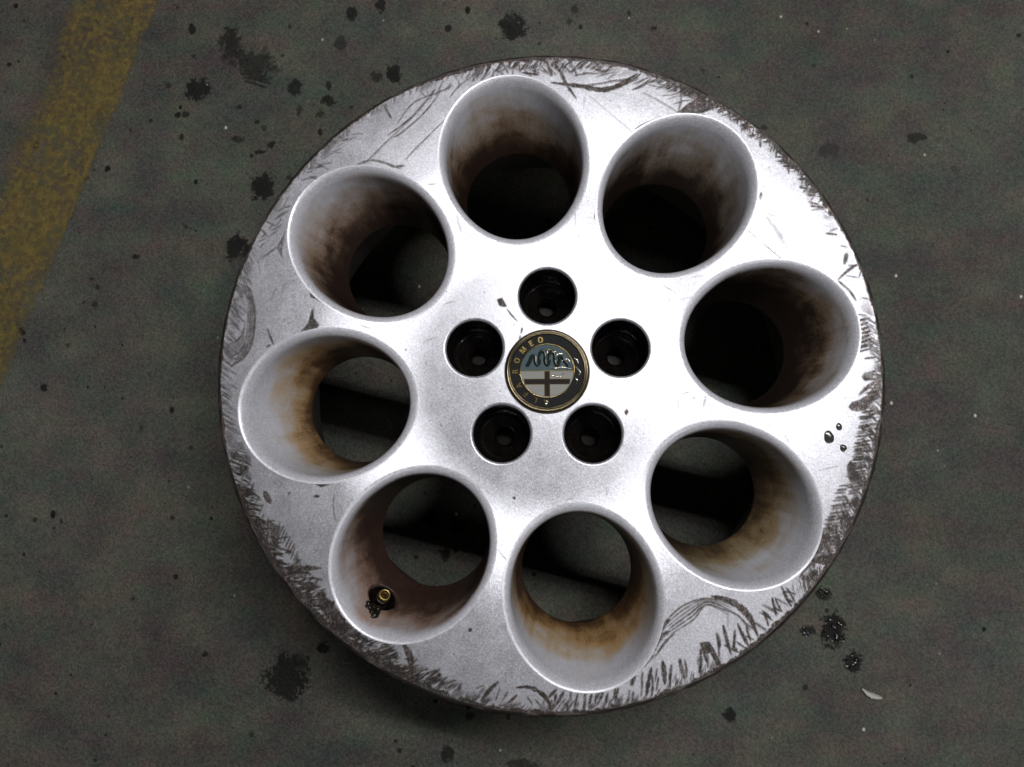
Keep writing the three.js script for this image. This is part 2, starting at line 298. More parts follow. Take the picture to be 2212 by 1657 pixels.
// large bow of scratches in the lower right
for (let k = 0; k < 6; k++) stroke(P(1655 + k * 3, 1548 + k * 6, 1700 + k * 5, 1508 + k * 7, 1760, 1488 + k * 4 + rr(-2, 2), 1830 - k * 3, 1502 + k * 6), rr(0.2, 0.7), rr(0.45, 0.75));
stroke(P(1770, 1484, 1820, 1498, 1862, 1532, 1888, 1585), 3.6, 0.78); stroke(P(1800, 1515, 1840, 1535, 1868, 1570), 0.8, 0.6);
stroke(P(1596, 1660, 1622, 1622, 1640, 1590, 1668, 1570), 3.4, 0.65); stroke(P(1628, 1640, 1655, 1600, 1680, 1575), 0.9, 0.6); stroke(P(1640, 1588, 1650, 1560, 1668, 1540), 2.4, 0.65); stroke(P(1588, 1672, 1610, 1650, 1632, 1628), 1.4, 0.5);
// right edge: rubbed patches
blob(P(2112, 1014, 2122, 1002, 2138, 998, 2160, 985, 2180, 958, 2196, 950, 2196, 990, 2175, 1000, 2155, 1022, 2135, 1026, 2118, 1022), 0.6);
stroke(P(2138, 985, 2160, 966, 2180, 950), 1.8, 0.6); blob(P(2145, 940, 2155, 928, 2178, 930, 2172, 945, 2155, 950), 0.5);
for (let k = 0; k < 28; k++) { const y = 1028 + k * 7.4 + rr(-2, 2), x = k < 12 ? 2146 - k * 1.4 : 2128 - (k - 12) * 1.0; stroke(P(x - rr(0, 8), y + 3, x + 14, y, x + rr(22, 42), y - 4), rr(0.5, 1.5), rr(0.45, 0.85)); }
for (let k = 0; k < 12; k++) { const y = 1210 + k * 9.5 + rr(-2, 2), x = 2090 - k * 3.6; stroke(P(x - rr(0, 6), y + 2, x + 12, y, x + rr(18, 38), y - 1), rr(0.5, 1.3), rr(0.5, 0.8)); }
for (let k = 0; k < 14; k++) { const y = 1262 + k * 9 + rr(-2, 2), x = 2075 - k * 3; stroke(P(x - rr(0, 6), y + 2, x + 20, y - 4, x + rr(30, 60), y - 8), rr(0.6, 1.8), rr(0.3, 0.6)); }
blob(P(2108, 1160, 2118, 1148, 2128, 1160, 2136, 1180, 2150, 1196, 2165, 1206, 2140, 1210, 2118, 1200, 2110, 1180), 0.7);
blob(P(2043, 1322, 2070, 1316, 2065, 1345, 2040, 1380, 2018, 1392, 2030, 1360), 0.6); blob(P(2012, 1395, 2040, 1384, 2075, 1380, 2060, 1410, 2025, 1400), 0.7); stroke(P(1990, 1440, 2008, 1415, 2030, 1400), 1.6, 0.6);
for (let k = 0; k < 10; k++) stroke(P(2045 + rr(-20, 20), 1330 + k * 6, 2075 + rr(-15, 25), 1318 + k * 6), rr(0.6, 1.2), 0.5);
blob(P(2172, 1096, 2190, 1085, 2196, 1110, 2188, 1140, 2172, 1130), 0.7);
stroke(P(2140, 690, 2155, 655), 1.1, 0.55); stroke(P(2102, 660, 2110, 630), 2.0, 0.6); stroke(P(2086, 698, 2110, 676, 2136, 658), 1.3, 0.6); stroke(P(2086, 700, 2115, 725, 2132, 750), 1.4, 0.55); stroke(P(2056, 582, 2085, 585), 0.9, 0.6); stroke(P(2018, 514, 2052, 517), 0.9, 0.7); stroke(P(1990, 466, 2010, 470), 0.8, 0.7);
for (let k = 0; k < 8; k++) stroke(P(2138 + rr(-3, 3), 800 + k * 11, 2150, 797 + k * 11, 2164 + rr(-4, 4), 792 + k * 11), rr(0.8, 2.0), 0.65);
stroke(P(1895, 480, 1892, 500), 1.6, 0.4); stroke(P(1905, 540, 1935, 580, 1960, 625), 3.0, 0.14); stroke(P(1985, 1017, 2010, 1008, 2036, 998), 0.7, 0.7);
// hub: nick beside the top bolt hole and small chips
blob(P(1238, 744, 1250, 740, 1256, 752, 1262, 762, 1252, 762, 1242, 758), 0.9); stroke(P(1262, 768, 1275, 785, 1290, 800), 0.5, 0.5); stroke(P(1300, 815, 1298, 830), 0.7, 0.55); stroke(P(1296, 835, 1294, 845), 0.8, 0.6);
blob(P(1557, 1026, 1563, 1018, 1566, 1026, 1561, 1034), 0.85); blob(P(1704, 1415, 1716, 1410, 1717, 1416, 1708, 1419), 0.85); blob(P(1168, 1564, 1176, 1564, 1175, 1572, 1168, 1572), 0.85); blob(P(1275, 1240, 1283, 1238, 1282, 1246), 0.8);
for (let k = 0; k < 150; k++) { const d = rr(0, 360), r = Math.sqrt(rr(30 * 30, 204 * 204)), [x, y] = pol(d, r), s = rr(0.12, 0.42) * PXMM; blob([[x - s, y], [x, y - s * rr(.5, 1.2)], [x + s, y + s * rr(-.3, .5)], [x, y + s]], rr(0.3, 0.75)); }
// fine hairline scratches everywhere
for (let k = 0; k < 90; k++) { const d = rr(0, 360), r = rr(70, 206), [x, y] = pol(d, r), a = rr(0, 6.28), l = rr(3, 14) * PXMM * .5; stroke([[x - Math.cos(a) * l, y - Math.sin(a) * l], [x, y + rr(-3, 3)], [x + Math.cos(a) * l, y + Math.sin(a) * l]], 0.28, rr(0.08, 0.22)); }

const SILVER = [189, 189, 196];
const RUB = [[196, 256, 13, 1.0], [256, 292, 9, 0.5], [96, 132, 11, 0.85], [20, 60, 8, 0.85], [345, 372, 9, 0.75], [150, 196, 8, 0.65], [300, 345, 5, 0.45], [80, 96, 8, 0.6]];   // kerb-rubbed stretches of the lip: degrees, reach in mm, how much
function rubbed(i, j) {
  const x = (i / TN - 0.5) * 2 * TEXR * 1000, z = (j / TN - 0.5) * 2 * TEXR * 1000, r = Math.hypot(x, z);
  if (r < 194) return 0;
  let d = Math.atan2(x, -z) * 180 / Math.PI; if (d < 0) d += 360;
  let q = 0, reach = 0;
  for (const [a, b, w, k] of RUB) for (const e of [d, d + 360]) { const m = sstep(a - 5, a + 5, e) * sstep(b + 5, b - 5, e); if (m * k > q) { q = m * k; reach = w; } }
  if (q < 0.02) return 0;
  const edge = 210 - reach * (0.35 + 1.1 * fbm(d * 0.35, 4, 231, 3)), lean = d * 3.65 + (210 - r) * 0.75;
  const streak = fbm(lean * 0.55, r * 0.16, 233, 4), fine = vnoise(lean * 2.2, r * 0.5, 239);
  return q * sstep(edge - 1.5, edge + 2.5, r) * sstep(0.40, 0.62, streak * 0.8 + fine * 0.25 + 0.02);
}
function faceMaterial() {
  const raw = cx.getImageData(0, 0, TN, TN).data, src = new Float32Array(TN * TN);
  for (let j = 1; j < TN - 1; j++) for (let i = 1; i < TN - 1; i++) { let t = 0; for (let b = -1; b < 2; b++) for (let a = -1; a < 2; a++) t += raw[((j + b) * TN + i + a) * 4]; src[j * TN + i] = t / 9; }
  const soft = src.slice(); for (let j = 1; j < TN - 1; j++) for (let i = 1; i < TN - 1; i++) { let t = 0; for (let b = -1; b < 2; b++) for (let a = -1; a < 2; a++) t += soft[(j + b) * TN + i + a]; src[j * TN + i] = t / 9; }
  const c = new Uint8Array(TN * TN * 4), b = new Uint8Array(TN * TN * 4), m = new Uint8Array(TN * TN * 4);
  for (let j = 0; j < TN; j++) for (let i = 0; i < TN; i++) {
    const K = ((TN - 1 - j) * TN + i) * 4, s0 = src[j * TN + i] / 255;
    const g = hash(i, j, 61) - 0.5, f = vnoise(i / 2.6, j / 2.6, 63) - 0.5, n = fbm(i / 40, j / 40, 65, 4) - 0.5, h = fbm(i / 7, j / 7, 67, 3);
    const sp = Math.max(Math.pow(s0, 0.7), rubbed(i, j)), patchy = sstep(0.22, 0.58, fbm(i / 15, j / 15, 71, 3)), s = clamp((sp * (0.6 + 0.9 * h) + sp * f * 0.55) * (0.78 + 0.28 * patchy));
    const l = 1 + g * 0.20 + f * 0.20 + n * 0.12;
    const bare = s0 > 0.02 || Math.hypot(i - TN / 2, j - TN / 2) > 195 * PXMM ? sstep(0.56, 0.70, fbm(i / 3.2 + j / 9, j / 5 - i / 14, 69, 3)) : 0;
    const dr = mix(31 + 40 * (h - 0.5) + 26 * f, 128, bare * 0.6), wm = 1 + n * 0.25;
    c[K] = clamp(mix(SILVER[0] * l, dr * 1.12 * wm, s), 0, 255); c[K + 1] = clamp(mix(SILVER[1] * l, dr * 0.96, s), 0, 255); c[K + 2] = clamp(mix(SILVER[2] * l, dr * 0.88, s), 0, 255); c[K + 3] = 255;
    const bb = clamp(150 + f * 30 + g * 34 - s * (60 + 90 * h - 50 * bare), 0, 255); b[K] = b[K + 1] = b[K + 2] = bb; b[K + 3] = 255;
    m[K] = 255; m[K + 1] = clamp(mix(0.41 + f * 0.08 + n * 0.08, 0.56, s)) * 255; m[K + 2] = clamp(mix(0.64, 0.25 + 0.5 * bare, s)) * 255; m[K + 3] = 255;
  }
  const W = THREE.ClampToEdgeWrapping, mt = dataTex(TN, TN, m, false, W);
  return new THREE.MeshPhysicalMaterial({ map: dataTex(TN, TN, c, true, W), bumpMap: dataTex(TN, TN, b, false, W), bumpScale: 0.00016, roughnessMap: mt, metalnessMap: mt, roughness: 1, metalness: 1 });
}
const MFACE = faceMaterial();

// plan outline of a sector about a hole centre; rings of points from the hole's edge to that outline
function sectorPatch(R, phi, half, ra, rb, edgeAt, rings, nArc, nSide, out) {
  const C = [R * Math.sin(phi), -R * Math.cos(phi)], B = [];
  const pt = (r, a) => [r * Math.sin(phi + a), -r * Math.cos(phi + a)];
  for (let k = 0; k < nArc; k++) B.push(pt(rb, mix(-half, half, k / nArc)));
  for (let k = 0; k < nSide; k++) B.push(pt(mix(rb, ra, k / nSide), half));
  for (let k = 0; k < nArc; k++) B.push(pt(ra, mix(half, -half, k / nArc)));
  for (let k = 0; k < nSide; k++) B.push(pt(mix(ra, rb, k / nSide), -half));
  const M = B.length, base = out.pos.length / 3;
  for (let k = 0; k <= rings; k++) for (let i = 0; i < M; i++) {
    const b = B[i], d = [b[0] - C[0], b[1] - C[1]];
    const rad = d[0] * Math.sin(phi) - d[1] * Math.cos(phi), tan = d[0] * Math.cos(phi) + d[1] * Math.sin(phi);
    const e = edgeAt(Math.atan2(tan, rad)), ex = C[0] + e[0] * Math.sin(phi) + e[1] * Math.cos(phi), ey = C[1] - e[0] * Math.cos(phi) + e[1] * Math.sin(phi);
    const t = k / rings, x = mix(ex, b[0], t), z = mix(ey, b[1], t), q = V(x, faceH(Math.hypot(x, z)), z);
    out.pos.push(...q); out.uv.push(...uvOf(q));
  }
  for (let k = 0; k < rings; k++) for (let i = 0; i < M; i++) {
    const a = base + k * M + i, b = base + k * M + (i + 1) % M, c = a + M, d = b + M;
    out.idx.push(a, b, c, b, d, c);
  }
}
const ellAt = (a, b) => al => { const c = Math.cos(al), s = Math.sin(al), r = 1 / Math.sqrt(c * c / (a * a) + s * s / (b * b)); return [r * c, r * s]; };
function upright(g) { g.computeVertexNormals(); let s = 0; const n = g.attributes.normal; for (let i = 0; i < n.count; i++) s += n.getY(i); if (s < 0) { const ix = g.index.array; for (let i = 0; i < ix.length; i += 3) { const t = ix[i]; ix[i] = ix[i + 1]; ix[i + 1] = t; } g.computeVertexNormals(); } return g; }

// normals straight from the height profile, so that every patch meets the next without a seam
function profileNormals(g) {
  const p = g.attributes.position, n = new Float32Array(p.count * 3);
  for (let i = 0; i < p.count; i++) {
    const x = p.getX(i) * 1000, z = p.getZ(i) * 1000, r = Math.hypot(x, z) || 1e-6, s = (faceH(r + 0.2) - faceH(r - 0.2)) / 0.4, l = Math.hypot(1, s);
    n[i * 3] = -s * x / r / l; n[i * 3 + 1] = 1 / l; n[i * 3 + 2] = -s * z / r / l;
  }
  g.setAttribute('normal', new THREE.BufferAttribute(n, 3)); return g;
}
{
  const o = { pos: [], uv: [], idx: [] };
  for (let i = 0; i < 8; i++) sectorPatch(RM, PHI8 + i * Math.PI / 4, Math.PI / 8, RI, RO, ellAt(RIMA, RIMB), 9, 30, 56, o);
  mesh('spoke_face', profileNormals(upright(geo(o.pos, o.idx, o.uv))), MFACE, wheel);
}
const LUGR = 18.1, LUGF = 1.8, CAPR = 27.0;
{
  const o = { pos: [], uv: [], idx: [] };
  for (let i = 0; i < 5; i++) sectorPatch(49, PHI5 + i * Math.PI * 2 / 5, Math.PI / 5, CAPR, RI, ellAt(LUGR + LUGF, LUGR + LUGF), 6, 48, 30, o);
  mesh('hub_face', profileNormals(upright(geo(o.pos, o.idx, o.uv))), MFACE, wheel);
}

// ---- the eight big holes: rounded lip, tapering sleeve, chamfered lower edge
const DUST_SHADE = [   // silver left at the lip (fraction of depth), dust colour, second colour for deep dust and painted shade, its strength, seed
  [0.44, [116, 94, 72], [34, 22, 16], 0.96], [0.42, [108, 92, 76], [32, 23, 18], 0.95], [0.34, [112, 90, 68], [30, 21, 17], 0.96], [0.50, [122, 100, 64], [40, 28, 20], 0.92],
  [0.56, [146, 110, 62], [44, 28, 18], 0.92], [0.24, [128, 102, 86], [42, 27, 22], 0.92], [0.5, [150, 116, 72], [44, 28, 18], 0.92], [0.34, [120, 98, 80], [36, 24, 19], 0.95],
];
function dustShadeMaterial(k) {  // brake dust, with part of the shade on sides and depths painted into its colour
  const w = 1024, h = 256, c = new Uint8Array(w * h * 4), m = new Uint8Array(w * h * 4), b = new Uint8Array(w * h * 4), [v0, A, B, dk] = DUST_SHADE[k];
  for (let j = 0; j < h; j++) for (let i = 0; i < w; i++) {
    const K = (j * w + i) * 4, v = j / h, S = 300 + k * 40;
    const n = fbm(i / 64, j / 40, S, 5, 16, 0) - 0.5, st = fbm(i / 13, j / 120, S + 7, 3, 0, 0) - 0.5, g = hash(i, j, S + 3) - 0.5, f = vnoise(i / 3, j / 3, S + 5) - 0.5, lo = fbm(i / 170, 3, S + 11, 3, 6, 0) - 0.5;
    const away = 0.5 - 0.5 * Math.cos(i / w * Math.PI * 2);                    // 0 on the wall nearest the tyre, 1 on the hub side; shade there is painted in with the dust
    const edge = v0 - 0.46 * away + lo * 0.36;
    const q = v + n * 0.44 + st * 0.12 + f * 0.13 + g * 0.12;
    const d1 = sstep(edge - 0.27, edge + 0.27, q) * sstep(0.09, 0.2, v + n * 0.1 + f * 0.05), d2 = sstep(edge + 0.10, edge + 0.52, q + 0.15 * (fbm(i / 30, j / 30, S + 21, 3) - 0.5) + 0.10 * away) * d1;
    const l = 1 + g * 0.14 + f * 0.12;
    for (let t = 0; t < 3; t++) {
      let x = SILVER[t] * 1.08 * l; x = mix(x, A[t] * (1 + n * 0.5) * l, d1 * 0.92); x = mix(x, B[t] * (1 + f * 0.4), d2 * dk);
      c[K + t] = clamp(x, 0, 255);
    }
    c[K + 3] = 255;
    m[K] = 255; m[K + 1] = clamp(mix(0.38, 0.42, d1) + f * 0.12 + n * 0.2) * 255; m[K + 2] = clamp(mix(0.22, 0.08, d1)) * 255; m[K + 3] = 255;
    b[K] = b[K + 1] = b[K + 2] = clamp(128 + f * 40 + g * 26 + d1 * 10, 0, 255); b[K + 3] = 255;
  }
  const mt = dataTex(w, h, m, false, THREE.RepeatWrapping, THREE.ClampToEdgeWrapping);
  return new THREE.MeshPhysicalMaterial({ map: dataTex(w, h, c, true, THREE.RepeatWrapping, THREE.ClampToEdgeWrapping), roughnessMap: mt, metalnessMap: mt, bumpMap: dataTex(w, h, b, false, THREE.RepeatWrapping, THREE.ClampToEdgeWrapping), bumpScale: 0.0003, roughness: 1, metalness: 1, clearcoat: 0.45, clearcoatRoughness: 0.22, side: THREE.DoubleSide });
}
const WALLF = [];                                            // wall point functions, used to seat the valve
function sleeve(k) {
  const phi = PHI8 + k * Math.PI / 4, sp = Math.sin(phi), cp = Math.cos(phi), lip = ellAt(EA, EB), rim = ellAt(RIMA, RIMB), bot = ellAt(RBOT, RBOT);
  const place = (rad, tan, y) => V(rad * sp + tan * cp, y, -rad * cp + tan * sp);
  const prof = al => {                                       // [rad, tan, y, v] down one side
    const r = rim(al), c = lip(al), b = bot(al), pl = [];
    const A = [RM + r[0], r[1]]; A.push(faceH(Math.hypot(A[0], A[1])));
    const C = [RM + OUTW + c[0], c[1]]; C.push(A[2] + (faceH(Math.hypot(C[0], C[1])) - A[2]) * 0.5);
    const Bt = [RB + b[0], b[1], HBOT], D = Bt.map((x, i) => x - C[i]), dl = Math.hypot(...D), E = C.map((x, i) => x + D[i] / dl * 7);
    for (let i = 0; i <= 16; i++) { const t = i / 16; pl.push([0, 1, 2].map(d => (1 - t) * (1 - t) * A[d] + 2 * t * (1 - t) * C[d] + t * t * E[d]).concat(0.16 * t)); }
    const N = k === 5 ? 90 : 40, bx = b[0] / RBOT, by = b[1] / RBOT;
    for (let i = 1; i <= N; i++) { const t = i / N, w = 0.8 * Math.sin(Math.PI * t); pl.push([mix(E[0], Bt[0], t) + bx * w, mix(E[1], Bt[1], t) + by * w, mix(E[2], Bt[2], t), mix(0.16, 0.94, t)]); }
    for (const [o, y, v] of [[0.5, -0.9, .95], [1.5, -1.6, .965], [3.2, -1.9, .98], [4.5, -1.0, .99], [4.7, 1.5, 1]]) pl.push([Bt[0] + bx * o, Bt[1] + by * o, Bt[2] + y, v]);
    pl.push([mix(E[0], Bt[0], 0.3) + bx * 5, mix(E[1], Bt[1], 0.3) + by * 5, mix(E[2], Bt[2], 0.3) - 3, 1]);
    return pl;
  };
  const NA = k === 5 ? 360 : 176, pos = [], uv = [], idx = [];
  let M = 0;
  for (let i = 0; i <= NA; i++) {
    const pl = prof(i / NA * Math.PI * 2); M = pl.length;
    for (const q of pl) { pos.push(...place(q[0], q[1], q[2])); uv.push(i / NA, q[3]); }
  }
  for (let i = 0; i < NA; i++) for (let j = 0; j < M - 1; j++) { const a = i * M + j, b = a + M; idx.push(a, a + 1, b, a + 1, b + 1, b); }
  WALLF[k] = { pos, M, NA };
  return { pos, uv, idx, M, NA };
}
// valve seat in the lower-left hole: find the wall point under the photo pixel
const VALVE_PX = [826, 1291];
let valveAt = null, valveN = null;
for (let k = 0; k < 8; k++) {
  const s = sleeve(k), g0 = geo(s.pos.slice(), s.idx, s.uv);
  g0.computeVertexNormals();
  // outward test: the wall must face the middle of its hole
  const n = g0.attributes.normal, cxh = RM * Math.sin(PHI8 + k * Math.PI / 4) / 1000, czh = -RM * Math.cos(PHI8 + k * Math.PI / 4) / 1000;
  const j = 20, vx = s.pos[j * 3] - cxh, vz = s.pos[j * 3 + 2] - czh;
  if (n.getX(j) * vx + n.getZ(j) * vz > 0) { for (let i = 0; i < s.idx.length; i += 3) { const t = s.idx[i]; s.idx[i] = s.idx[i + 1]; s.idx[i + 1] = t; } g0.setIndex(s.idx); g0.computeVertexNormals(); }
  if (k === 5) {
    const dir = fwd.clone().addScaledVector(rightV, (VALVE_PX[0] - 1106) / 1900).addScaledVector(upV, -(VALVE_PX[1] - 828.5) / 1900).normalize();
    let best = 1e9;
    for (let i = 0; i < s.pos.length / 3; i++) {
      if (i % s.M < 18 || i % s.M > 100) continue;
      const p = new THREE.Vector3(s.pos[i * 3], s.pos[i * 3 + 1], s.pos[i * 3 + 2]).sub(camPos), d = p.clone().cross(dir).length();
      const nn = new THREE.Vector3(n.getX(i), n.getY(i), n.getZ(i));
      if (nn.dot(dir) < 0 && d < best) { best = d; valveAt = p.add(camPos).clone(); valveN = nn; }
    }
    for (let i = 0; i < s.pos.length / 3; i++) {
      const p = new THREE.Vector3(s.pos[i * 3], s.pos[i * 3 + 1], s.pos[i * 3 + 2]), d = p.distanceTo(valveAt) * 1000;
      if (d < 13) { const e = 9 * sstep(10.4, 9.2, d); p.addScaledVector(valveN, -e / 1000); s.pos[i * 3] = p.x; s.pos[i * 3 + 1] = p.y; s.pos[i * 3 + 2] = p.z; }
    }
  }
  const g = geo(s.pos, s.idx, s.uv); g.computeVertexNormals();
  // close the seam at the start angle and take the face's own normal at the lip
  const nn = g.attributes.normal, M = s.M, last = s.NA * M;
  for (let q = 0; q < M; q++) { const v = new THREE.Vector3(nn.getX(q) + nn.getX(last + q), nn.getY(q) + nn.getY(last + q), nn.getZ(q) + nn.getZ(last + q)).normalize(); nn.setXYZ(q, v.x, v.y, v.z); nn.setXYZ(last + q, v.x, v.y, v.z); }
  for (let i = 0; i <= s.NA; i++) { const a = i * M, x = s.pos[a * 3] * 1000, z = s.pos[a * 3 + 2] * 1000, r = Math.hypot(x, z), sl = (faceH(r + .2) - faceH(r - .2)) / .4, l = Math.hypot(1, sl); nn.setXYZ(a, -sl * x / r / l, 1 / l, -sl * z / r / l); }
  mesh('hole_wall', g, dustShadeMaterial(k), wheel);
}

// ---- bolt holes
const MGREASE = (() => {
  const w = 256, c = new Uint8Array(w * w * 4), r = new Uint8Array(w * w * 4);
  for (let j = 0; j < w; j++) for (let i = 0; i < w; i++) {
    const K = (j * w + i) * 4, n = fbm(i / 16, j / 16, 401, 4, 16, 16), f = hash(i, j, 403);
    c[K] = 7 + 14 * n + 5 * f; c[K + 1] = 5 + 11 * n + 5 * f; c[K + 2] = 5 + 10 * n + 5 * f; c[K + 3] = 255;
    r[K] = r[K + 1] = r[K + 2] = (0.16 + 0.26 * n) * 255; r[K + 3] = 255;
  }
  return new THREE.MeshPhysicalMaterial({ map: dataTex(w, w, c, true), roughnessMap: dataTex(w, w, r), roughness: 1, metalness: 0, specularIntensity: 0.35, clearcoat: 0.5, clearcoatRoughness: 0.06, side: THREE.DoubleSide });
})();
for (let i = 0; i < 5; i++) {
  const a = PHI5 + i * Math.PI * 2 / 5, cxl = 49 * Math.sin(a), czl = -49 * Math.cos(a);
  const y0 = faceH(49), lipP = [], wallP = [];
  for (let t = 0; t <= 6; t++) { const q = t / 6 * Math.PI / 2; lipP.push([LUGR + LUGF * (1 - Math.sin(q)), y0 - LUGF * (1 - Math.cos(q))]); }
  wallP.push([LUGR, y0 - LUGF], [LUGR - 0.3, -10], [LUGR - 0.8, -22], [LUGR - 1.2, -30], [LUGR - 2.0, -32], [14.2, -32.6], [13.4, -33.4], [7.4, -40], [5.4, -42], [5.2, -54], [22, -54]);
  const T = pts => { const g = lathe(pts.map(p => [p[0] / 1000, p[1] / 1000]), 72); g.translate(cxl / 1000, FACE_Y, czl / 1000); return g; };
  const gl = T(lipP), gw = T(wallP);
  for (const [g, lo] of [[gl, -20], [gw, faceH(49) - LUGF - 0.1]]) { const p = g.attributes.position; for (let q = 0; q < p.count; q++) if ((p.getY(q) - FACE_Y) * 1000 > lo) p.setY(q, p.getY(q) + (faceH(Math.hypot(p.getX(q), p.getZ(q)) * 1000) - faceH(49)) / 1000); g.computeVertexNormals(); }
  { const p = gl.attributes.position, u = gl.attributes.uv; for (let q = 0; q < p.count; q++) { const w = uvOf([p.getX(q), 0, p.getZ(q)]); u.setXY(q, w[0], w[1]); } }
  const L = mesh('bolt_hole', gw, MGREASE, wheel);
  mesh('bolt_hole_lip', gl, Object.assign(MFACE.clone(), { side: THREE.DoubleSide }), L);
}

// ---- outer lip and barrel
const MLIP = (() => {
  const w = 2048, h = 64, c = new Uint8Array(w * h * 4), b = new Uint8Array(w * h * 4);
  for (let j = 0; j < h; j++) for (let i = 0; i < w; i++) {
    const K = (j * w + i) * 4, n = fbm(i / 16, j / 12, 501, 4, 128, 0), f = hash(i, j, 503), v = j / h;
    const bare = sstep(0.60, 0.72, n + 0.1 * f) * 0.5;
    c[K] = clamp(mix(42 + 40 * (n - .4) + 14 * f, 130, bare), 0, 255); c[K + 1] = clamp(mix(35 + 34 * (n - .4) + 14 * f, 126, bare), 0, 255); c[K + 2] = clamp(mix(33 + 30 * (n - .4) + 14 * f, 122, bare), 0, 255); c[K + 3] = 255;
    b[K] = b[K + 1] = b[K + 2] = clamp(90 + 130 * (n - .3) + 30 * f, 0, 255); b[K + 3] = 255;
  }
  return new THREE.MeshStandardMaterial({ map: dataTex(w, h, c, true), bumpMap: dataTex(w, h, b), bumpScale: 0.0012, roughness: 0.62, metalness: 0.3, side: THREE.DoubleSide });
})();
function ringOf(profile, n, jag) {                            // lathe with chipped edge
  const pos = [], uv = [], idx = [], M = profile.length;
  for (let i = 0; i <= n; i++) {
    const t = (i % n) / n, a = t * Math.PI * 2;
    for (let j = 0; j < M; j++) {
      const [r, y, k] = profile[j], d = jag * k * (fbm(t * 480, j * 0.7, 511, 4, 480, 0) - 0.5);
      pos.push(...V((r + d) * Math.sin(a), y + d * 0.6, -(r + d) * Math.cos(a))); uv.push(t, j / (M - 1));
    }
  }
  for (let i = 0; i < n; i++) for (let j = 0; j < M - 1; j++) { const a = i * M + j, b = a + M; idx.push(a, b, a + 1, a + 1, b, b + 1); }
  return geo(pos, idx, uv);
}
{
  const y = faceH(RO);
  const g = ringOf([[RO, y, 0], [209.8, y - 0.2, .4], [210.6, y - 0.7, .8], [211.3, y - 1.5, 1], [211.9, y - 2.8, 1], [212.2, y - 5, 1], [212.0, y - 7.5, .8], [210.4, y - 9.5, .4], [207, y - 10.5, 0], [203, y - 13, 0], [201, y - 18, 0]], 1440, 0.9);
  g.computeVertexNormals(); const n = g.attributes.normal, M = 11; for (let j = 0; j < M; j++) { const q = 1440 * M + j; n.setXYZ(q, n.getX(j), n.getY(j), n.getZ(j)); }
  // the flat top of the lip carries the face's paint and wear
  const u = g.attributes.uv;
  mesh('rim_lip', g, MLIP, wheel);
}
const MBARREL = new THREE.MeshStandardMaterial({ color: 0x4a4743, roughness: 0.6, metalness: 0.5, side: THREE.DoubleSide });
mesh('rim_barrel', (() => {
  const p = [[201, -18.9], [200, -30], [190, -48], [176, -60], [175, -95], [192, -125], [200, -150], [203, -168], [211, -174], [212, -180], [210, -184.5], [207, -184.5], [206, -176], [197, -168], [195, -150], [187, -128], [170, -97], [170, -60], [172, -52], [196, -30], [197, -18], [203, -9]];
  const g = lathe(p.map(q => [q[0] / 1000, q[1] / 1000]), 160); g.translate(0, FACE_Y, 0); return g;
})(), MBARREL, wheel);
// back plate round the hub, with an unseen skirt added to darken the floor below, so that no light falls between the bolt holes and the sleeves
mesh('hub_back_light_block', (() => { const g = lathe([[34, -53], [54, -53], [54, -82], [58, -82], [60, -53], [70, -53], [74, -46], [78, -12], [80, -7], [RI + 1, -5]].map(q => [q[0] / 1000, q[1] / 1000]), 96); g.translate(0, FACE_Y, 0); return g; })(), MBARREL, wheel);

// ---- valve
function along(o, p, n) { o.position.copy(p); o.quaternion.setFromUnitVectors(new THREE.Vector3(0, 1, 0), n.clone().normalize()); }
const MRUB = new THREE.MeshPhysicalMaterial({ color: 0x080706, roughness: 0.2, metalness: 0 });
const MBRASS = new THREE.MeshStandardMaterial({ color: 0xa08a52, roughness: 0.3, metalness: 0.9 });
{
  const toCam = camPos.clone().sub(valveAt).normalize(), ax = valveN.clone().multiplyScalar(0.55).add(toCam.multiplyScalar(0.75)).normalize();
  const vs = new THREE.Group(); vs.name = 'tyre_valve'; wheel.add(vs);
  along(vs, valveAt.clone().addScaledVector(valveN, -0.0045), ax);
  const mm = a => a.map(q => [q[0] / 1000, q[1] / 1000]);
  mesh('rubber_base', lathe(mm([[0, -5], [11.5, -5], [11.2, -1.0], [9.6, 0.6], [7.8, 1.4], [6.2, 2.4], [5.2, 4], [4.9, 8], [4.5, 10.5], [3.8, 11], [0, 11]]), 48), MRUB, vs);
  mesh('brass_stem', lathe(mm([[3.9, 10.5], [3.9, 16.2], [3.6, 16.9], [3.1, 17.1], [2.5, 16.9], [2.4, 16], [2.4, 11]]), 48), MBRASS, vs);
  mesh('valve_core', lathe(mm([[0, 13.6], [0.7, 13.6], [0.8, 12.8], [2.4, 12.6]]), 24), new THREE.MeshStandardMaterial({ color: 0x4a3c1e, roughness: 0.4, metalness: 0.8 }), vs);
}
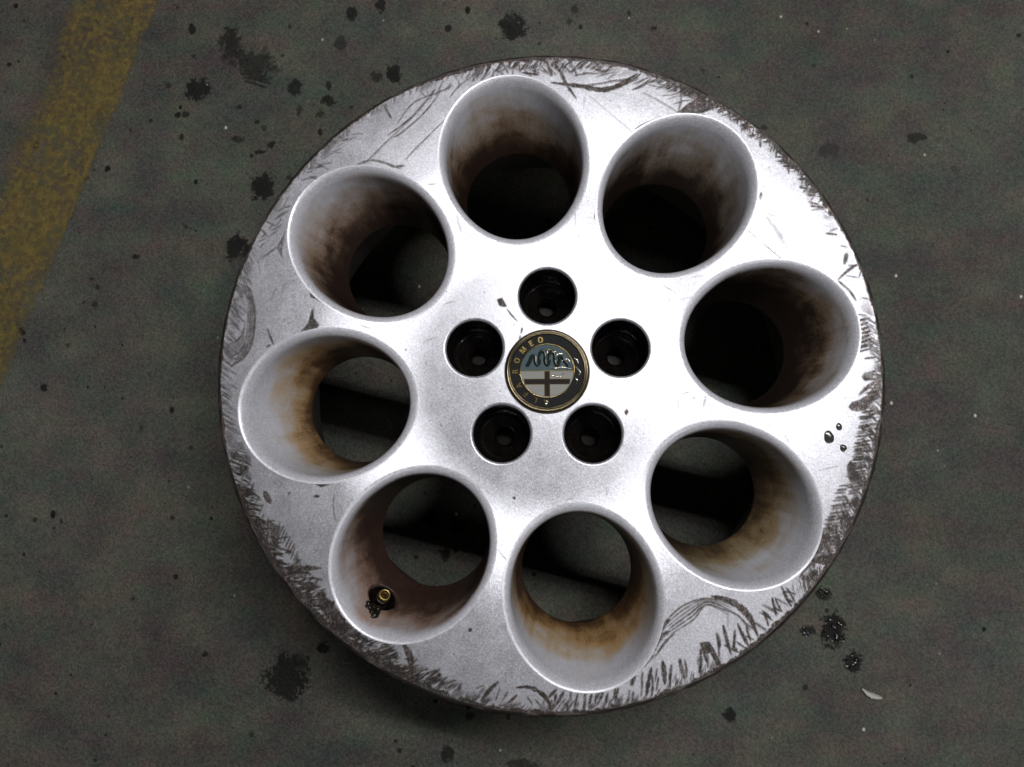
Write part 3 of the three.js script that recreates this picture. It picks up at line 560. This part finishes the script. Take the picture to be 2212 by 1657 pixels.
// lump of black sealant beside the valve
{
  const g = [];
  const c = new THREE.Vector3(); const t1 = new THREE.Vector3().crossVectors(valveN, new THREE.Vector3(0, 1, 0)).normalize(), t2 = new THREE.Vector3().crossVectors(valveN, t1).normalize();
  const target = (x, y) => { const d = fwd.clone().addScaledVector(rightV, (x - 1106) / 1900).addScaledVector(upV, -(y - 828.5) / 1900).normalize(); const s = valveAt.clone().sub(camPos).dot(valveN) / d.dot(valveN); return camPos.clone().addScaledVector(d, s); };
  for (const [x, y, r] of [[795, 1305, 2.0], [799, 1314, 2.3], [803, 1322, 2.4], [808, 1330, 2.6], [813, 1325, 2.2], [806, 1312, 2.4], [816, 1316, 2.6], [791, 1311, 1.3], [804, 1334, 1.5]]) {
    const s = new THREE.SphereGeometry(r / 1000, 14, 10); const p = s.attributes.position;
    for (let i = 0; i < p.count; i++) { const k = 1 + 0.3 * (vnoise(p.getX(i) * 2500 + x, p.getY(i) * 2500 + p.getZ(i) * 1700, 601) - .5); p.setXYZ(i, p.getX(i) * k, p.getY(i) * k, p.getZ(i) * k); }
    c.copy(target(x, y)).addScaledVector(valveN, 0.0004); s.translate(c.x, c.y, c.z); s.computeVertexNormals(); g.push(s);
  }
  tag(mesh('sealant_lump', mergeGeometries(g), new THREE.MeshPhysicalMaterial({ color: 0x17140f, roughness: 0.22 }), wheel), 'lump of shiny black residue beside the tyre valve');
}

// ---- centre cap with enamel emblem
const font = await new FontLoader().loadAsync('fonts/droid/droid_sans_bold.typeface.json');
{
  const cap = new THREE.Group(); cap.name = 'center_cap'; cap.position.set(0, FACE_Y - 0.0005, 0); wheel.add(cap);
  tag(cap, 'round enamel badge cap with dark ring in a chrome bezel');
  const mm = a => a.map(q => [q[0] / 1000, q[1] / 1000]);
  const gold = new THREE.MeshStandardMaterial({ color: 0x8f7c4c, roughness: 0.16, metalness: 1 });
  const chrome = new THREE.MeshStandardMaterial({ color: 0x655c48, roughness: 0.2, metalness: 0.95 });
  const en = (hex, r = 0.12) => new THREE.MeshPhysicalMaterial({ color: hex, roughness: 0.6, specularIntensity: 0.4, clearcoat: 0.8, clearcoatRoughness: r });
  mesh('bezel', lathe(mm([[27.4, -1.5], [26.9, 0.4], [26.4, 1.7], [25.6, 2.4], [24.9, 2.3], [24.5, 1.9], [24.4, 2.7], [24.0, 3.1], [23.5, 2.9], [23.2, 2.0], [23.1, 1.2]]), 128), chrome, cap);
  mesh('dark_ring', new THREE.RingGeometry(0.0169, 0.0233, 128, 2).rotateX(-Math.PI / 2).translate(0, 0.0020, 0), en(0x040508, 0.05), cap);
  mesh('inner_ring', lathe(mm([[17.5, 2.0], [17.4, 2.55], [17.05, 2.7], [16.75, 2.5], [16.7, 1.8]]), 128), gold, cap);
  const half = (a0, a1) => { const s = new THREE.Shape(); s.moveTo(0.01675 * Math.cos(a0), 0.01675 * Math.sin(a0)); s.absarc(0, 0, 0.01675, a0, a1, false); const g = new THREE.ExtrudeGeometry(s, { depth: 0.0012, bevelEnabled: false, curveSegments: 48 }); g.rotateX(-Math.PI / 2); g.translate(0, 0.0009, 0); return g; };
  const e0 = Math.asin(0.2 / 16.75);
  mesh('blue_field', half(e0, Math.PI - e0), en(0x46585e, 0.04), cap);
  mesh('white_field', half(Math.PI + e0 - 0, 2 * Math.PI - e0), en(0x8e8e8a, 0.04), cap);
  const bar = (w, l, x, z, h, m, name) => { const g = new THREE.BoxGeometry(w / 1000, h / 1000, l / 1000); g.translate(x / 1000, (2.1 + h / 2) / 1000, z / 1000); return mesh(name, g, m, cap); };
  bar(33.2, 0.35, 0, 0, 0.45, gold, 'dividing_line');
  const crossShape = (arm, th, up, dn, y, h) => {
    const s = new THREE.Shape(), c = -6.9, R = 16.6, zx = Math.sqrt(R * R - (c - th) * (c - th)) - 0.2;
    [[-zx, c - th], [-th, c - th], [-th, dn], [th, dn], [th, c - th], [zx, c - th], [arm, c + th], [th, c + th], [th, up], [-th, up], [-th, c + th], [-arm, c + th]].forEach((p, i) => i ? s.lineTo(p[0] / 1000, p[1] / 1000) : s.moveTo(p[0] / 1000, p[1] / 1000));
    const g = new THREE.ExtrudeGeometry(s, { depth: h / 1000, bevelEnabled: false }); g.rotateX(-Math.PI / 2); g.translate(0, y / 1000, 0); return g;
  };
  mesh('cross_outline', crossShape(14.8, 1.85, -0.3, -16.2, 2.1, 0.25), gold, cap);
  mesh('cross', crossShape(14.6, 1.5, -0.5, -16.0, 2.1, 0.5), en(0x160908, 0.05), cap);
  // coiled snake relief in the blue field
const snakePts = [[-12.8, -3.0], [-11.2, -5.6], [-9.6, -9.2], [-8.0, -9.4], [-7.4, -5.6], [-6.2, -3.6], [-5.0, -5.6], [-4.4, -11.2], [-2.8, -12.6], [-1.4, -11.0], [-1.2, -5.6], [0.0, -3.6], [1.2, -5.6], [1.6, -10.6], [3.2, -12.2], [4.6, -10.4], [5.0, -5.4], [6.2, -3.4], [7.4, -5.2], [8.0, -8.6], [9.4, -9.2], [10.8, -6.4], [12.2, -4.6], [13.6, -2.6]].map(([x, z]) => new THREE.Vector3(x / 1000, 0.0022, z / 1000));
  const sc = new THREE.CatmullRomCurve3(snakePts);
  mesh('snake_outline', new THREE.TubeGeometry(sc, 240, 0.00128, 8).translate(0, -0.0003, 0), gold, cap);
  mesh('snake', new THREE.TubeGeometry(sc, 240, 0.0011, 8).translate(0, 0.0003, 0), en(0x0c1d19, 0.05), cap);
  // raised polished lines: the small figure at the snake's mouth and the scrollwork on the ring
  const shine = new THREE.MeshStandardMaterial({ color: 0xd8d4c4, roughness: 0.12, metalness: 1 });
  for (const q of [[[3.4, -11.6], [5.2, -12.4], [6.4, -10.2], [5.6, -8.4]], [[6.4, -10.2], [8.6, -11.0], [9.8, -9.0]], [[7.8, -6.0], [10.4, -6.6], [13.2, -7.4], [14.6, -5.4]], [[2.0, -2.4], [6.0, -1.6], [10.0, -2.2], [15.2, -1.2]], [[3.0, 2.6], [6.0, 3.8], [8.6, 3.6], [10.4, 1.4]], [[18.0, -2.6], [19.6, -0.8], [20.8, 1.4], [19.4, 3.2]], [[17.6, 4.4], [19.0, 6.2], [18.2, 8.4]], [[17.0, -8.0], [19.0, -6.8], [19.6, -4.6]], [[-1.2, 18.6], [0.4, 20.4], [-1.8, 20.6], [0.6, 18.6]]])
    mesh('relief_line', new THREE.TubeGeometry(new THREE.CatmullRomCurve3(q.map(([x, z]) => new THREE.Vector3(x / 1000, 0.00235, z / 1000))), 24, 0.00032, 6), shine, cap);
  const crown = new THREE.TorusGeometry(0.0014, 0.00045, 8, 20); crown.rotateX(Math.PI / 2); crown.translate(0.0016, 0.0025, -0.0122); mesh('crown', crown, gold, cap);
  'ALFAROMEO'.split('').forEach((ch, i) => {
    const th = [182, 202, 222.5, 242, 269, 289, 311, 330, 348][i] * Math.PI / 180;
    const g = new TextGeometry(ch, { font, size: 0.0036, depth: 0.0005, curveSegments: 6, bevelEnabled: false });
    g.computeBoundingBox(); const b = g.boundingBox; g.translate(-(b.min.x + b.max.x) / 2, -0.0018, 0);
    g.rotateX(-Math.PI / 2); const o = mesh('letter', g, gold, cap);
    o.rotation.y = -th; o.position.set(Math.sin(th) * 0.0202, 0.0020, -Math.cos(th) * 0.0202);
  });
}
wheel.updateMatrixWorld(true);

// ------------------------------------------------------------------ small things on wheel and floor
const MOIL = new THREE.MeshPhysicalMaterial({ color: 0x060504, roughness: 0.06, metalness: 0, clearcoat: 1, clearcoatRoughness: 0.03 });
const MDROP = new THREE.MeshPhysicalMaterial({ color: 0x3c3a36, roughness: 0.15, metalness: 0 });
function dropGeo(rx, rz, h, s) {
  const g = new THREE.SphereGeometry(1, 28, 12, 0, Math.PI * 2, 0, Math.PI / 2), p = g.attributes.position;
  for (let i = 0; i < p.count; i++) { const a = Math.atan2(p.getZ(i), p.getX(i)), k = 1 + 0.35 * (vnoise(Math.cos(a) * 1.3 + 7, Math.sin(a) * 1.3 + s, s) - 0.5); p.setXYZ(i, p.getX(i) * rx * k, p.getY(i) * h, p.getZ(i) * rz * k); }
  g.computeVertexNormals(); return g;
}
[[1788, 944, 3.3, 3.8, 'largest dark oil drop on the silver wheel face, roughly triangular'], [1810, 922, 1.9, 2.3, 'small round dark oil drop just beside the triangular drop on the wheel'], [1820, 968, 2.2, 2.3, 'small round dark oil drop between the triangular drop and the scuffed lip']].forEach(([x, y, rx, rz, label], i) => {
  const p = px(x, y, FACE_Y), r = Math.hypot(p.x, p.z) * 1000;
  const o = mesh(i ? 'oil_drop_' + String(i).padStart(3, '0') : 'oil_drop', dropGeo(rx / 1000, rz / 1000, 0.0007, 40 + i), MDROP, scene);
  o.position.set(p.x, FACE_Y + faceH(r) / 1000, p.z); tag(o, label, 'oil drop', 'oil drops on the wheel face');
});
// wet oil splashes on the floor
[[1802, 1366, 34, 24, 'largest glistening black oil splash on the floor beside the wheel'], [1838, 1430, 15, 14, 'glistening black oil splash on the floor beyond the largest splash'], [1744, 1363, 9, 11, 'tiny glistening black oil splash on the floor between rim and largest splash'], [1778, 1280, 10, 10, 'tiny glistening black oil splash on the floor touching the rim edge']].forEach(([x, y, n, spread, label], i) => {
  const c = px(x, y, 0), gs = [];
  for (let k = 0; k < n; k++) {
    const a = rr(0, 6.28), q = Math.sqrt(rnd()) * spread / 2570, r = rr(0.0004, 0.0015);
    const g = dropGeo(r * rr(.8, 1.4), r, r * 0.6, 60 + k + i * 50); g.translate(Math.cos(a) * q, 0, Math.sin(a) * q * 1.1); gs.push(g);
  }
  const o = mesh(i ? 'oil_splash_' + String(i).padStart(3, '0') : 'oil_splash', mergeGeometries(gs), MOIL, scene);
  o.position.set(c.x, 0.0002, c.z); tag(o, label, 'oil splash', 'oil splashes on the floor');
});
// curled white paint flake
{
  const a = px(1862, 1487, 0), b = px(1905, 1507, 0), N = 14, pos = [], idx = [];
  const d = new THREE.Vector3().subVectors(b, a), s = new THREE.Vector3(-d.z, 0, d.x).normalize();
  for (let i = 0; i <= N; i++) for (let j = 0; j < 5; j++) {
    const t = i / N, u = (j - 2) / 2, w = 0.0022 * Math.pow(Math.sin(Math.PI * clamp(t, 0.06, 0.95)), 0.5) * (0.7 + 0.5 * vnoise(i * .7, j, 701));
    const p = a.clone().addScaledVector(d, t).addScaledVector(s, u * w + 0.0016 * Math.sin(t * 3.1));
    pos.push(p.x, 0.0005 + 0.0013 * u * u + 0.0012 * Math.sin(t * 3.14), p.z);
    if (i < N && j < 4) { const q = i * 5 + j; idx.push(q, q + 1, q + 5, q + 1, q + 6, q + 5); }
  }
  const g = geo(pos, idx); upright(g);
  tag(mesh('paint_flake', g, new THREE.MeshStandardMaterial({ color: 0xa8a6a0, roughness: 0.55, side: THREE.DoubleSide }), scene), 'thin curled white paint flake lying on the bare floor', 'paint flake');
}

// ------------------------------------------------------------------ ceiling lamps (out of the picture; they light it and show in the gloss)
LAMPS.forEach(([x, y, z, turn, lum, label], n) => {
  const L = 1.5, o = new THREE.Group(); o.name = n ? 'fluorescent_lamp_' + String(n).padStart(3, '0') : 'fluorescent_lamp'; scene.add(o);
  o.position.set(x, y, z); o.rotation.y = turn; tag(o, label, 'ceiling lamp', 'ceiling lamps');
  const body = new THREE.BoxGeometry(L + 0.06, 0.06, 0.16); body.translate(0, 0.07, 0);
  mesh('lamp_housing', body, new THREE.MeshStandardMaterial({ color: 0xb8b8b4, roughness: 0.6 }), o);
  for (const s of [-1, 1]) {
    const t = new THREE.CylinderGeometry(0.013, 0.013, L, 16); t.rotateZ(Math.PI / 2); t.translate(0, 0.016, s * 0.045);
    mesh('lamp_tube', t, new THREE.MeshStandardMaterial({ color: 0xffffff, emissive: 0xfdfcfc, emissiveIntensity: 8, roughness: 0.4 }), o);
    const rl = new THREE.RectAreaLight(0xfdfcfc, lum, L, 0.028); rl.name = 'tube_light';
    rl.position.set(0, 0, s * 0.045); rl.rotation.x = -Math.PI / 2; o.add(rl);
  }
});

renderer.render(scene, camera);
